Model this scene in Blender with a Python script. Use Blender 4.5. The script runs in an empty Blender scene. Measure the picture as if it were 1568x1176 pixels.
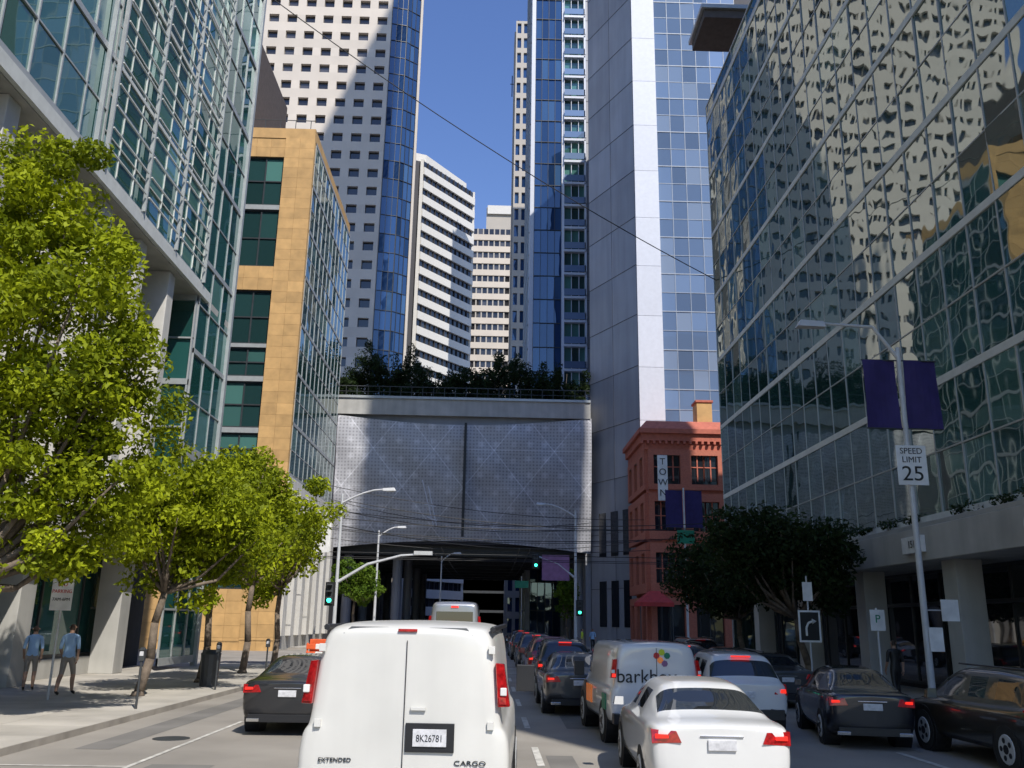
import bpy, math, random
import numpy as np
from mathutils import Vector, Matrix
random.seed(7); rng=np.random.default_rng(7)
S=bpy.context.scene
COL=S.collection

# ------------------------------------------------------------------ materials
def base_mat(name):
    m=bpy.data.materials.new(name); m.use_nodes=True
    nt=m.node_tree; return m,nt,nt.nodes['Principled BSDF']
def N(nt,t,**k):
    n=nt.nodes.new(t)
    for a,b in k.items(): setattr(n,a,b)
    return n
def mat(name,col,rough=.6,metal=0,var=.0,nscale=3,namt=.15,bump=0,bscale=30,spec=.5,emit=None,es=0,coat=0,stain=0):
    m,nt,b=base_mat(name); L=nt.links.new
    b.inputs['Roughness'].default_value=rough; b.inputs['Metallic'].default_value=metal
    b.inputs['Specular IOR Level'].default_value=spec
    b.inputs['Coat Weight'].default_value=coat; b.inputs['Coat Roughness'].default_value=.04
    tc=N(nt,'ShaderNodeTexCoord')
    no=N(nt,'ShaderNodeTexNoise'); no.inputs['Scale'].default_value=nscale; no.inputs['Detail'].default_value=6
    L(tc.outputs['Object'],no.inputs['Vector'])
    mr=N(nt,'ShaderNodeMapRange'); mr.inputs[1].default_value=.3; mr.inputs[2].default_value=.7
    mr.inputs[3].default_value=1-namt; mr.inputs[4].default_value=1+namt
    L(no.outputs['Fac'],mr.inputs[0])
    last=mr.outputs[0]
    if var:
        at=N(nt,'ShaderNodeAttribute',attribute_name='var')
        m2=N(nt,'ShaderNodeMapRange'); m2.inputs[3].default_value=1-var; m2.inputs[4].default_value=1+var
        L(at.outputs['Fac'],m2.inputs[0])
        mu=N(nt,'ShaderNodeMath',operation='MULTIPLY'); L(last,mu.inputs[0]); L(m2.outputs[0],mu.inputs[1]); last=mu.outputs[0]
    if stain:
        mp=N(nt,'ShaderNodeMapping'); mp.inputs['Scale'].default_value=(1,1,.08); L(tc.outputs['Object'],mp.inputs[0])
        n2=N(nt,'ShaderNodeTexNoise'); n2.inputs['Scale'].default_value=1.3; n2.inputs['Detail'].default_value=5; L(mp.outputs[0],n2.inputs['Vector'])
        m3=N(nt,'ShaderNodeMapRange'); m3.inputs[1].default_value=.35;m3.inputs[2].default_value=.65;m3.inputs[3].default_value=1-stain;m3.inputs[4].default_value=1
        L(n2.outputs['Fac'],m3.inputs[0])
        mu=N(nt,'ShaderNodeMath',operation='MULTIPLY'); L(last,mu.inputs[0]); L(m3.outputs[0],mu.inputs[1]); last=mu.outputs[0]
    vm=N(nt,'ShaderNodeVectorMath',operation='SCALE'); vm.inputs[0].default_value=col[:3]
    L(last,vm.inputs['Scale']); L(vm.outputs[0],b.inputs['Base Color'])
    if bump:
        n3=N(nt,'ShaderNodeTexNoise'); n3.inputs['Scale'].default_value=bscale; n3.inputs['Detail'].default_value=4; L(tc.outputs['Object'],n3.inputs['Vector'])
        bp=N(nt,'ShaderNodeBump'); bp.inputs['Strength'].default_value=bump; bp.inputs['Distance'].default_value=.02
        L(n3.outputs['Fac'],bp.inputs['Height']); L(bp.outputs[0],b.inputs['Normal'])
    if emit:
        b.inputs['Emission Color'].default_value=(*emit,1); b.inputs['Emission Strength'].default_value=es
    return m
def glass(name,dark,light,ior=2.4,tint=(1,1,1),rough=.02,wav=.05,wscale=.5,thr=.75):
    m,nt,b=base_mat(name); L=nt.links.new
    at=N(nt,'ShaderNodeAttribute',attribute_name='var')
    cr=N(nt,'ShaderNodeValToRGB'); e=cr.color_ramp.elements
    e[0].color=(*dark,1); e[1].color=(*light,1); e[0].position=0
    x=cr.color_ramp.elements.new(thr); x.color=tuple(dark[i]*1.8 for i in range(3))+(1,)
    L(at.outputs['Fac'],cr.inputs[0]); L(cr.outputs[0],b.inputs['Base Color'])
    b.inputs['Roughness'].default_value=rough; b.inputs['IOR'].default_value=ior
    b.inputs['Specular Tint'].default_value=(*tint,1)
    if wav:
        tc=N(nt,'ShaderNodeTexCoord'); no=N(nt,'ShaderNodeTexNoise'); no.inputs['Scale'].default_value=wscale; no.inputs['Detail'].default_value=1
        L(tc.outputs['Object'],no.inputs['Vector'])
        bp=N(nt,'ShaderNodeBump'); bp.inputs['Strength'].default_value=1; bp.inputs['Distance'].default_value=wav
        L(no.outputs['Fac'],bp.inputs['Height']); L(bp.outputs[0],b.inputs['Normal'])
    return m

M={}
M['asphalt']=mat('asphalt',(.30,.275,.24),.85,namt=.22,nscale=.35,bump=.5,bscale=60)
M['patch']=mat('asphalt_patch',(.19,.18,.165),.9,namt=.2,nscale=.8,bump=.4,bscale=60)
M['ground']=mat('ground_mat',(.12,.115,.105),.9,namt=.2,nscale=.2)
M['walk']=mat('sidewalk_concrete',(.44,.41,.36),.85,namt=.18,nscale=.8,bump=.3,bscale=50,var=.08)
M['kerb']=mat('kerb_concrete',(.34,.31,.27),.8,namt=.2,nscale=2)
M['paint']=mat('road_paint',(.56,.54,.49),.7,namt=.35,nscale=5)
M['concrete']=mat('pale_concrete',(.46,.45,.42),.75,namt=.1,nscale=1,stain=.2)
M['white_col']=mat('white_cladding',(.62,.6,.56),.6,namt=.06,stain=.15)
M['beige']=mat('beige_precast',(.62,.55,.47),.8,namt=.05,var=.06,nscale=.3)
M['beige2']=mat('beige_far',(.46,.42,.37),.8,namt=.05,nscale=.3)
M['white_band']=mat('white_band',(.66,.64,.60),.7,namt=.05)
M['tan']=mat('tan_stone',(.53,.325,.13),.75,namt=.14,var=.12,nscale=1.5)
M['tan_joint']=mat('tan_joint',(.25,.15,.06),.9)
M['panel']=mat('grey_panel',(.32,.33,.365),.45,namt=.08,var=.1,nscale=.3,stain=.15)
M['white_pier']=mat('white_pier',(.60,.62,.68),.5,namt=.04,var=.04)
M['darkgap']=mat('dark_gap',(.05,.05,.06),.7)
M['frame']=mat('alu_frame',(.42,.44,.44),.4,metal=.3,namt=.08)
M['frame_w']=mat('white_frame',(.62,.64,.62),.45,namt=.08)
M['frame_g']=mat('grey_frame',(.30,.34,.40),.45,namt=.08)
M['frame_d']=mat('dark_frame',(.05,.055,.06),.4,metal=.2)
M['g_green']=glass('green_glass',(.012,.055,.05),(.12,.26,.23),2.3,(.72,1,.92),wav=.010,thr=.8)
M['g_right']=glass('right_glass',(.012,.036,.036),(.09,.17,.15),3.3,(.90,1,.95),wav=.012,wscale=.7,thr=.85)
M['g_blue']=glass('blue_glass',(.012,.033,.09),(.05,.11,.22),2.0,(.7,.85,1),wav=.02,wscale=.3)
M['g_tower']=glass('tower_glass',(.10,.145,.23),(.24,.30,.40),2.2,(.9,.95,1),wav=.012,wscale=.3,thr=.6)
M['g_dark']=glass('dark_window',(.012,.014,.018),(.05,.055,.06),1.8,wav=.01)
M['g_beige']=glass('brown_window',(.02,.02,.022),(.10,.10,.11),1.7,wav=.01)
M['g_tan']=glass('tan_bldg_window',(.012,.035,.035),(.10,.25,.22),2.0,(.8,1,.95),wav=.012,thr=.55)
M['g_shop']=glass('shop_glass',(.010,.04,.04),(.06,.17,.15),1.9,(.8,1,.95),wav=.01)
M['black']=mat('black_plastic',(.015,.015,.017),.45)
M['rubber']=mat('rubber',(.02,.02,.02),.9)
M['steel']=mat('galv_steel',(.55,.56,.57),.5,metal=.1,namt=.1)
M['darksteel']=mat('dark_steel',(.06,.065,.07),.5,metal=.3)
M['cable']=mat('cable',(.012,.012,.012),.6)
M['bark']=mat('bark',(.16,.125,.095),.9,bump=.8,bscale=25,namt=.3,nscale=8)
M['brown']=mat('brown_penthouse',(.10,.08,.07),.8)
M['navy']=mat('navy_cloth',(.03,.02,.11),.8,namt=.15,nscale=3)
M['sign_w']=mat('sign_white',(.75,.75,.73),.5)
M['sign_k']=mat('sign_black',(.015,.015,.015),.5)
M['sign_r']=mat('sign_red',(.55,.03,.03),.5)
M['sign_g']=mat('sign_green',(.01,.22,.12),.5)
M['purple']=mat('purple_cloth',(.30,.15,.28),.8)
M['redcloth']=mat('red_awning',(.50,.05,.045),.8)
M['orange']=mat('orange_plastic',(.75,.12,.03),.5)
M['green_on']=mat('green_lamp',(.05,.5,.35),.4,emit=(.05,1,.6),es=4)
M['red_on']=mat('brake_lamp_lit',(.5,.012,.012),.3,emit=(1,.035,.02),es=1.1)
M['red_off']=mat('tail_lamp',(.30,.008,.010),.15,coat=.6,namt=.45,nscale=26,emit=(1,.02,.015),es=.04)
M['amber']=mat('amber_lamp',(.7,.22,.04),.2,emit=(1,.25,.05),es=.2)
M['plate']=mat('plate',(.6,.6,.62),.5,namt=.2,nscale=18)
M['chrome']=mat('chrome',(.7,.7,.7),.12,metal=1)
M['skin']=mat('skin',(.42,.25,.17),.6)
M['hair']=mat('hair',(.05,.03,.02),.8)
M['shirt']=mat('blue_shirt',(.34,.52,.76),.85,namt=.1)
M['shorts']=mat('shorts',(.30,.26,.22),.85)
M['vest']=mat('vest',(.8,.35,.02),.8)
M['vest_y']=mat('vest_yellow',(.6,.7,.05),.8)
M['carglass']=glass('car_glass',(.012,.014,.016),(.03,.03,.035),1.75,wav=0)
def paint(name,c,metal=0,coat=1,rough=.35): return mat('paint_'+name,c,rough,metal=metal,coat=coat,namt=.04,nscale=1.5)
M['p_white']=paint('white',(.70,.70,.69)); M['p_van']=mat('paint_van',(.70,.69,.65),.38,coat=.4,namt=.07,nscale=1.2,stain=.12)
M['p_black']=paint('black',(.012,.012,.014)); M['p_grey']=paint('grey',(.06,.065,.07),.4)
M['p_silver']=paint('silver',(.35,.36,.38),.6); M['p_red']=paint('red',(.25,.015,.015)); M['p_bronze']=paint('bronze',(.04,.038,.03),.3)
M['p_navy']=paint('navy',(.012,.014,.022),.2)

def leafmat(name,c1,c2,trans=.35):
    m=bpy.data.materials.new(name); m.use_nodes=True; nt=m.node_tree; L=nt.links.new
    b=nt.nodes['Principled BSDF']; out=nt.nodes['Material Output']
    at=N(nt,'ShaderNodeAttribute',attribute_name='var'); cr=N(nt,'ShaderNodeValToRGB')
    cr.color_ramp.elements[0].color=(*c1,1); cr.color_ramp.elements[1].color=(*c2,1)
    L(at.outputs['Fac'],cr.inputs[0]); L(cr.outputs[0],b.inputs['Base Color']); b.inputs['Roughness'].default_value=.6
    b.inputs['Specular IOR Level'].default_value=.2
    t=N(nt,'ShaderNodeBsdfTranslucent'); L(cr.outputs[0],t.inputs['Color']); mx=N(nt,'ShaderNodeMixShader'); mx.inputs[0].default_value=trans
    L(b.outputs[0],mx.inputs[1]); L(t.outputs[0],mx.inputs[2]); L(mx.outputs[0],out.inputs['Surface']); return m
M['leaf']=leafmat('leaf_bright',(.07,.11,.005),(.44,.50,.015),.36)
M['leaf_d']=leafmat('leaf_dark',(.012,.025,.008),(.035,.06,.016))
M['leaf_m']=leafmat('leaf_mid',(.04,.09,.01),(.16,.25,.02))

def brickmat():
    m,nt,b=base_mat('red_brick'); L=nt.links.new
    tc=N(nt,'ShaderNodeTexCoord'); sx=N(nt,'ShaderNodeSeparateXYZ'); L(tc.outputs['Object'],sx.inputs[0])
    ad=N(nt,'ShaderNodeMath',operation='ADD'); L(sx.outputs[0],ad.inputs[0]); L(sx.outputs[1],ad.inputs[1])
    cb=N(nt,'ShaderNodeCombineXYZ'); L(ad.outputs[0],cb.inputs[0]); L(sx.outputs[2],cb.inputs[1])
    br=N(nt,'ShaderNodeTexBrick'); br.inputs['Scale'].default_value=4
    br.inputs['Color1'].default_value=(.54,.165,.10,1); br.inputs['Color2'].default_value=(.45,.13,.08,1); br.inputs['Mortar'].default_value=(.38,.21,.16,1)  # brick colours brightened so the shaded front looks sunlit
    br.inputs['Mortar Size'].default_value=.012
    L(cb.outputs[0],br.inputs['Vector']); L(br.outputs[0],b.inputs['Base Color']); b.inputs['Roughness'].default_value=.85; return m
M['brick']=brickmat()
M['brick_trim']=mat('brick_trim',(.48,.14,.09),.8)
def perfmat():
    m,nt,b=base_mat('perforated_metal'); L=nt.links.new
    tc=N(nt,'ShaderNodeTexCoord'); sx=N(nt,'ShaderNodeSeparateXYZ'); L(tc.outputs['Object'],sx.inputs[0])
    def math_(op,a,c=None,v=None):
        n=N(nt,'ShaderNodeMath',operation=op)
        if hasattr(a,'is_linked'): L(a,n.inputs[0])
        else: n.inputs[0].default_value=a
        if c is not None: L(c,n.inputs[1])
        if v is not None: n.inputs[1].default_value=v
        return n.outputs[0]
    def grid(s):
        mp=N(nt,'ShaderNodeMapping'); mp.inputs['Scale'].default_value=(s,0,s); L(tc.outputs['Object'],mp.inputs[0])
        v=N(nt,'ShaderNodeTexVoronoi'); v.inputs['Randomness'].default_value=.15; v.inputs['Scale'].default_value=1; L(mp.outputs[0],v.inputs['Vector']); return v.outputs['Distance']
    d1=grid(.62); d2=grid(3.)
    r1=N(nt,'ShaderNodeMapRange'); r1.inputs[1].default_value=.1; r1.inputs[2].default_value=.28; r1.inputs[3].default_value=.15; r1.inputs[4].default_value=0; L(d1,r1.inputs[0])
    r2=N(nt,'ShaderNodeMapRange'); r2.inputs[1].default_value=.15; r2.inputs[2].default_value=.4; r2.inputs[3].default_value=-.16; r2.inputs[4].default_value=.03; L(d2,r2.inputs[0])
    tot=math_('ADD',r1.outputs[0],r2.outputs[0])
    for (a,c,p) in ((1,.8,6.),(1,-.8,6.),(0,1,3.75)):
        e=math_('ADD',math_('MULTIPLY',sx.outputs[0],v=a),math_('MULTIPLY',sx.outputs[2],v=c))
        f=math_('FRACT',math_('DIVIDE',e,v=p)); g=math_('LESS_THAN',f,v=.022); tot=math_('ADD',tot,math_('MULTIPLY',g,v=.16))
    no=N(nt,'ShaderNodeTexNoise'); no.inputs['Scale'].default_value=.25; L(tc.outputs['Object'],no.inputs['Vector'])
    tot=math_('ADD',tot,math_('MULTIPLY',no.outputs['Fac'],v=.26))
    tot=math_('ADD',tot,v=.30)
    cb=N(nt,'ShaderNodeCombineXYZ'); L(tot,cb.inputs[0]); L(tot,cb.inputs[1]); L(math_('MULTIPLY',tot,v=1.06),cb.inputs[2])
    L(cb.outputs[0],b.inputs['Base Color']); b.inputs['Roughness'].default_value=.5; return m
M['perf']=perfmat()

# ------------------------------------------------------------------ mesh builder
def group(name,loc=(0,0,0),rot=0):
    e=bpy.data.objects.new(name,None); e.empty_display_size=.5; COL.objects.link(e); e.location=loc; e.rotation_euler=(0,0,rot); return e
class MB:
    def __init__(s): s.v=[];s.f=[];s.m=[];s.a=[];s.mats=[]
    def mi(s,k):
        if k not in s.mats: s.mats.append(k)
        return s.mats.index(k)
    def face(s,pts,k,a=None):
        b=len(s.v); s.v+= [tuple(p) for p in pts]; s.f.append(tuple(range(b,b+len(pts)))); s.m.append(s.mi(k)); s.a.append(random.random() if a is None else a)
    def hexa(s,p,k,a=None):
        b=len(s.v); s.v+=[tuple(q) for q in p]; a=random.random() if a is None else a
        for f in ((0,3,2,1),(4,5,6,7),(0,1,5,4),(1,2,6,5),(2,3,7,6),(3,0,4,7)):
            s.f.append(tuple(b+i for i in f)); s.m.append(s.mi(k)); s.a.append(a)
    def box(s,x0,x1,y0,y1,z0,z1,k,a=None):
        s.hexa([(x0,y0,z0),(x1,y0,z0),(x1,y1,z0),(x0,y1,z0),(x0,y0,z1),(x1,y0,z1),(x1,y1,z1),(x0,y1,z1)],k,a)
    def obox(s,p0,p1,t0,t1,o0,o1,z0,z1,k,a=None):
        dx,dy=p1[0]-p0[0],p1[1]-p0[1]; l=math.hypot(dx,dy); dx/=l;dy/=l; nx,ny=dy,-dx
        P=lambda t,o,z:(p0[0]+dx*t+nx*o,p0[1]+dy*t+ny*o,z)
        s.hexa([P(t0,o1,z0),P(t1,o1,z0),P(t1,o0,z0),P(t0,o0,z0),P(t0,o1,z1),P(t1,o1,z1),P(t1,o0,z1),P(t0,o0,z1)],k,a)
    def tube(s,p0,p1,r0,k,r1=None,n=8,caps=True):
        r1=r0 if r1 is None else r1; p0=Vector(p0);p1=Vector(p1); d=(p1-p0).normalized()
        u=d.orthogonal().normalized(); w=d.cross(u); b=len(s.v)
        for p,r in ((p0,r0),(p1,r1)):
            for i in range(n):
                a=2*math.pi*i/n; s.v.append(tuple(p+u*math.cos(a)*r+w*math.sin(a)*r))
        for i in range(n):
            j=(i+1)%n; s.f.append((b+i,b+j,b+n+j,b+n+i)); s.m.append(s.mi(k)); s.a.append(.5)
        if caps:
            s.f.append(tuple(b+i for i in reversed(range(n)))); s.m.append(s.mi(k)); s.a.append(.5)
            s.f.append(tuple(b+n+i for i in range(n))); s.m.append(s.mi(k)); s.a.append(.5)
    def path(s,pts,r0,r1,k,n=7):
        for i in range(len(pts)-1):
            a=r0+(r1-r0)*i/(len(pts)-1); c=r0+(r1-r0)*(i+1)/(len(pts)-1); s.tube(pts[i],pts[i+1],a,k,c,n)
    def build(s,name,parent=None,local=False,smooth=False,bevel=0,sub=0,seg=2):
        me=bpy.data.meshes.new(name); v=s.v
        if parent is not None and not local:
            l=parent.location; v=[(p[0]-l[0],p[1]-l[1],p[2]-l[2]) for p in v]
        me.from_pydata(v,[],s.f)
        for k in s.mats: me.materials.append(M[k])
        me.polygons.foreach_set('material_index',s.m)
        at=me.attributes.new('var','FLOAT','FACE'); at.data.foreach_set('value',s.a)
        if smooth: me.polygons.foreach_set('use_smooth',[True]*len(s.f))
        me.update(); o=bpy.data.objects.new(name,me); COL.objects.link(o)
        if parent is not None: o.parent=parent
        if bevel:
            b=o.modifiers.new('b','BEVEL'); b.width=bevel; b.segments=seg; b.limit_method='ANGLE'
        if sub:
            b=o.modifiers.new('s','SUBSURF'); b.levels=sub; b.render_levels=sub
        return o
def text(body,size,loc,rot,k,parent,ext=.004,align='CENTER',sx=1):
    c=bpy.data.curves.new('lettering','FONT'); c.body=body; c.size=size; c.extrude=ext; c.align_x=align; c.align_y='CENTER'
    o=bpy.data.objects.new('lettering',c); COL.objects.link(o); c.materials.append(M[k])
    o.parent=parent; pl=parent.location if parent.rotation_euler[2]==0 and not parent.get('local') else (0,0,0)
    o.location=(loc[0]-pl[0],loc[1]-pl[1],loc[2]-pl[2]); o.rotation_euler=rot; o.scale=(sx,1,1); return o

def curtain(g,p0,p1,z0,z1,fh,bw,gk,fk,mull=.07,band=.25,dep=.12,jit=.006,sub=1,spk=None,bandk=None,spp=0):
    """glass curtain wall: individually-set panes + mullions + floor bands"""
    pm=MB(); fm=MB(); bandk=bandk or fk
    dx,dy=p1[0]-p0[0],p1[1]-p0[1]; l=math.hypot(dx,dy); dx/=l;dy/=l; nx,ny=dy,-dx
    nb=max(1,round(l/bw)); bw=l/nb; nf=max(1,round((z1-z0)/fh)); fh=(z1-z0)/nf
    for i in range(nb):
        for j in range(nf):
            for q in range(sub):
                a=z0+j*fh+q*fh/sub; c=a+fh/sub
                o=[random.gauss(0,jit) for _ in range(3)]; o.append(o[0]-o[1]+o[2])
                P=lambda t,z,oo:(p0[0]+dx*t+nx*oo,p0[1]+dy*t+ny*oo,z)
                kk=gk
                if spk and q==0: kk=spk
                pm.face([P(i*bw,a,o[0]),P(i*bw+bw,a,o[1]),P(i*bw+bw,c,o[2]),P(i*bw,c,o[3])],kk)
    for i in range(nb+1):
        t=min(max(i*bw-mull/2,0),l-mull); fm.obox(p0,p1,t,t+mull,-.03,dep,z0,z1,fk)
    for j in range(nf+1):
        z=min(max(z0+j*fh-band/2,z0),z1-band); fm.obox(p0,p1,0,l,-.03,dep+.013,z,z+band,bandk)
        if sub>1 and j<nf:
            for q in range(1,sub):
                zz=z0+j*fh+q*fh/sub; fm.obox(p0,p1,0,l,-.03,dep-.006,zz-mull/2,zz+mull/2,fk)
    pm.build('glazing',g); fm.build('mullions',g)
def punched(g,p0,p1,z0,z1,fh,bw,ww,wh,wall,gk,dep=.5,jit=.004,phase=0,subm=0):
    """solid wall with deep punched windows"""
    m=MB(); dx,dy=p1[0]-p0[0],p1[1]-p0[1]; l=math.hypot(dx,dy); dx/=l;dy/=l; nx,ny=dy,-dx
    nb=max(1,round(l/bw)); bw=l/nb; nf=max(1,round((z1-z0)/fh)); fh=(z1-z0)/nf
    P=lambda t,z,o:(p0[0]+dx*t+nx*o,p0[1]+dy*t+ny*o,z)
    for i in range(nb):
        for j in range(nf):
            a=z0+j*fh+(fh-wh)/2; t=i*bw+(bw-ww)/2
            m.face([P(t-.05,a-.05,0),P(t+ww+.05,a-.05,0),P(t+ww+.05,a+wh+.05,0),P(t-.05,a+wh+.05,0)],gk)
            if subm:
                m.obox(p0,p1,t+ww/2-.04,t+ww/2+.04,0,.08,a,a+wh,'frame_d')
            m.obox(p0,p1,i*bw+(bw+ww)/2,i*bw+bw+(bw-ww)/2 if i<nb-1 else l,-.1,dep,a,a+wh,wall)
            if i==0: m.obox(p0,p1,0,(bw-ww)/2,-.1,dep,a,a+wh,wall)
    for j in range(nf+1):
        a=z0+j*fh-(fh-wh)/2; c=z0+j*fh+(fh-wh)/2
        m.obox(p0,p1,0,l,-.1,dep,max(a,z0),min(c,z1),wall)
    m.build('punched_wall',g)
def ribbon(g,p0,p1,z0,z1,fh,sp,wall,gk,bw=1.6,dep=.5,mk=None,mw=.12):
    m=MB(); dx,dy=p1[0]-p0[0],p1[1]-p0[1]; l=math.hypot(dx,dy); dx/=l;dy/=l; nx,ny=dy,-dx
    nf=max(1,round((z1-z0)/fh)); fh=(z1-z0)/nf; P=lambda t,z,o:(p0[0]+dx*t+nx*o,p0[1]+dy*t+ny*o,z); nb=max(1,round(l/bw)); bw=l/nb
    for j in range(nf):
        a=z0+j*fh; m.obox(p0,p1,0,l,-.1,dep,a,a+sp,wall)
        for i in range(nb):
            m.face([P(i*bw,a+sp-.05,0),P(i*bw+bw,a+sp-.05,0),P(i*bw+bw,a+fh+.05,0),P(i*bw,a+fh+.05,0)],gk)
            if mk: m.obox(p0,p1,i*bw,i*bw+mw,0,dep*.6,a+sp,a+fh,mk)
    m.build('ribbon_windows',g)

# ------------------------------------------------------------------ camera, light
cd=bpy.data.cameras.new('camera'); cam=bpy.data.objects.new('camera',cd); COL.objects.link(cam); S.camera=cam
cd.sensor_width=36; cd.lens=31.0; cd.clip_end=4000; cd.clip_start=.05
R=Matrix.Rotation(math.radians(-1.15),4,'Z')@Matrix.Rotation(math.radians(90+15.2),4,'X')@Matrix.Rotation(math.radians(1.0),4,'Z')
cam.matrix_world=Matrix.Translation((0,0,2.15))@R
EL=math.radians(48); AZ=math.radians(155)
ts=Vector((math.sin(AZ)*math.cos(EL),math.cos(AZ)*math.cos(EL),math.sin(EL)))
sd=bpy.data.lights.new('sun','SUN'); sd.energy=4.9; sd.angle=math.radians(.5); sd.color=(1,.95,.87)
so=bpy.data.objects.new('sun',sd); COL.objects.link(so); so.rotation_euler=ts.to_track_quat('Z','Y').to_euler(); so.location=(40,-80,100)
W=bpy.data.worlds.new('World'); S.world=W; W.use_nodes=True; nt=W.node_tree
sk=nt.nodes.new('ShaderNodeTexSky'); sk.sky_type='NISHITA'; sk.sun_disc=False; sk.sun_elevation=EL; sk.sun_rotation=AZ
sk.air_density=1.35; sk.dust_density=.1; sk.ozone_density=6
hs=nt.nodes.new('ShaderNodeHueSaturation'); hs.inputs['Saturation'].default_value=1.08; hs.inputs['Value'].default_value=1.12; hs.inputs['Hue'].default_value=.515
nt.links.new(sk.outputs[0],hs.inputs['Color']); nt.links.new(hs.outputs[0],nt.nodes['Background'].inputs[0]); nt.nodes['Background'].inputs[1].default_value=.15
S.view_settings.view_transform='Standard'; S.view_settings.look='None'; S.view_settings.exposure=0

# ------------------------------------------------------------------ ground
KR=10.2
m=MB(); m.face([(-2000,-2000,0),(2000,-2000,0),(2000,3000,0),(-2000,3000,0)],'ground'); m.build('ground')
m=MB(); m.face([(-7.6,-60,.004),(KR,-60,.004),(KR,44,.004),(-7.6,44,.004)],'asphalt')
m.face([(-120,44,.004),(120,44,.004),(120,70,.004),(-120,70,.004)],'asphalt')
m.face([(-8.2,70,.004),(6.2,70,.004),(6.2,600,.004),(-8.2,600,.004)],'asphalt')
for (x0,x1,y0,y1) in ((.95,1.35,-10,16),(-5.1,-4.2,9,14.5),(1.7,3.6,20,23),(-6.9,-6.3,16,40),(-3,-2.6,24,43)): m.face([(x0,y0,.008),(x1,y0,.008),(x1+.1,y1,.008),(x0+.05,y1,.008)],'patch')
for (x,y) in ((1.5,12.5),(-5.8,17.5),(-4.2,26)): m.tube((x,y,.0),(x,y,.012),.33,'darksteel',n=20)
m.build('road')
mk=MB()
def mark(x0,x1,y0,y1): mk.face([(x0,y0,.012),(x1,y0,.012),(x1,y1,.012),(x0,y1,.012)],'paint')
for X in (-2.45,.80,4.15,7.4):
    y=-6
    while y<40: mark(X,X+.12,y,y+2.2); y+=5.2
mark(-5.35,-5.27,6,20.5); mark(-5.27,-3.2,20.42,20.5); mark(-7.5,-5.35,14.2,14.28)
mark(-7.3,9.6,41.2,41.6)
for y in (42.3,45.3): mark(-7.4,9.6,y,y+.3)
for y in (67,70.2): mark(-8,6,y,y+.3)
mark(-.7,-.58,72,200)
mk.build('road_markings')
def sidewalk(x0,x1,y0,y1,kx=None):
    m=MB(); n=max(1,int((y1-y0)/1.5)); s=(y1-y0)/n; c=max(1,int((x1-x0)/1.5)); t=(x1-x0)/c
    m.box(x0,x1,y0,y1,-.05,.125,'kerb')
    for i in range(n):
        for j in range(c): m.box(x0+j*t+.008,x0+j*t+t-.008,y0+i*s+.008,y0+i*s+s-.008,.1252,.132,'walk')
    m.build('sidewalk')
sidewalk(-16,-7.6,-20,44); sidewalk(KR,17,-20,44); sidewalk(-18,-8.2,70,110); sidewalk(6.2,18,70,110)

# ------------------------------------------------------------------ left glass building
g=group('glass_office_building',(-20,15,0))
m=MB(); m.box(-40,-15.3,-20,40.6,0,15.7,'darkgap'); m.box(-40,-13.15,-20,40.9,16.0,60,'darkgap'); m.box(-40,-13,-20,41.02,15.7,16.0,'concrete')
m.box(-13.02,-12.85,-20,37.5,15.75,16.2,'frame_w'); m.build('core',g)
curtain(g,(-13,-20),(-13,26),16.25,60,4.1,1.55,'g_green','frame',mull=.06,band=.22,dep=.05,sub=2,jit=.007)
curtain(g,(-13,26),(-13,36.5),16.25,60,4.1,1.3,'g_green','frame_w',mull=.045,band=.14,dep=.04,sub=3,jit=.007)
curtain(g,(-13,36.5),(-13,41),9,60,4.1,1.5,'g_green','frame',mull=.06,band=.22,dep=.05,sub=2,jit=.007)
curtain(g,(-30,36.4),(-13,36.4),4,15.7,4.1,1.5,'g_green','frame',sub=2)
curtain(g,(-13.0,36.5),(-13.0,41),.3,9,4.1,1.5,'g_green','frame',mull=.08,band=.3,dep=.05,sub=2)
m=MB()
y=-18.
while y<26: m.box(-12.95,-12.80,y-.04,y+.04,16.3,60,'frame'); y+=6.2
m.box(-13.1,-12.85,40.85,41.1,.1,60,'frame')
z=16.9
while z<60:
    for (a,b) in ((26.2,29.3),(29.6,32.7),(33.0,36.2)):
        m.box(-12.80,-12.74,a,b,z,z+.05,'frame_w')
    z+=.82
for y in (26.1,29.45,32.85,36.35): m.box(-12.9,-12.76,y-.04,y+.04,16.3,60,'frame')
m.build('screen',g)
curtain(g,(-15.3,-20),(-15.3,36.4),5.2,15.7,3.5,2.6,'g_green','frame',mull=.1,band=.25,dep=.06)
curtain(g,(-14.9,-20),(-14.9,36.4),.75,4.6,3.85,3.0,'g_shop','frame_d',mull=.1,band=.12,dep=.06,jit=.003)
m=MB()
y=-16.
while y<36:
    m.box(-15.4,-13.25,y,y+.65,5.3,15.69,'white_col'); y+=3.1
m.box(-15.4,-13.1,-20,36.3,4.6,5.3,'white_col'); m.box(-15.2,-14.6,-20,36.3,.12,.75,'concrete')
y=-17.
while y<36.2:
    m.box(-14.6,-13.7,y,y+.9,.13,4.6,'concrete'); y+=7.3
m.build('fins',g,bevel=.02)

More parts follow.
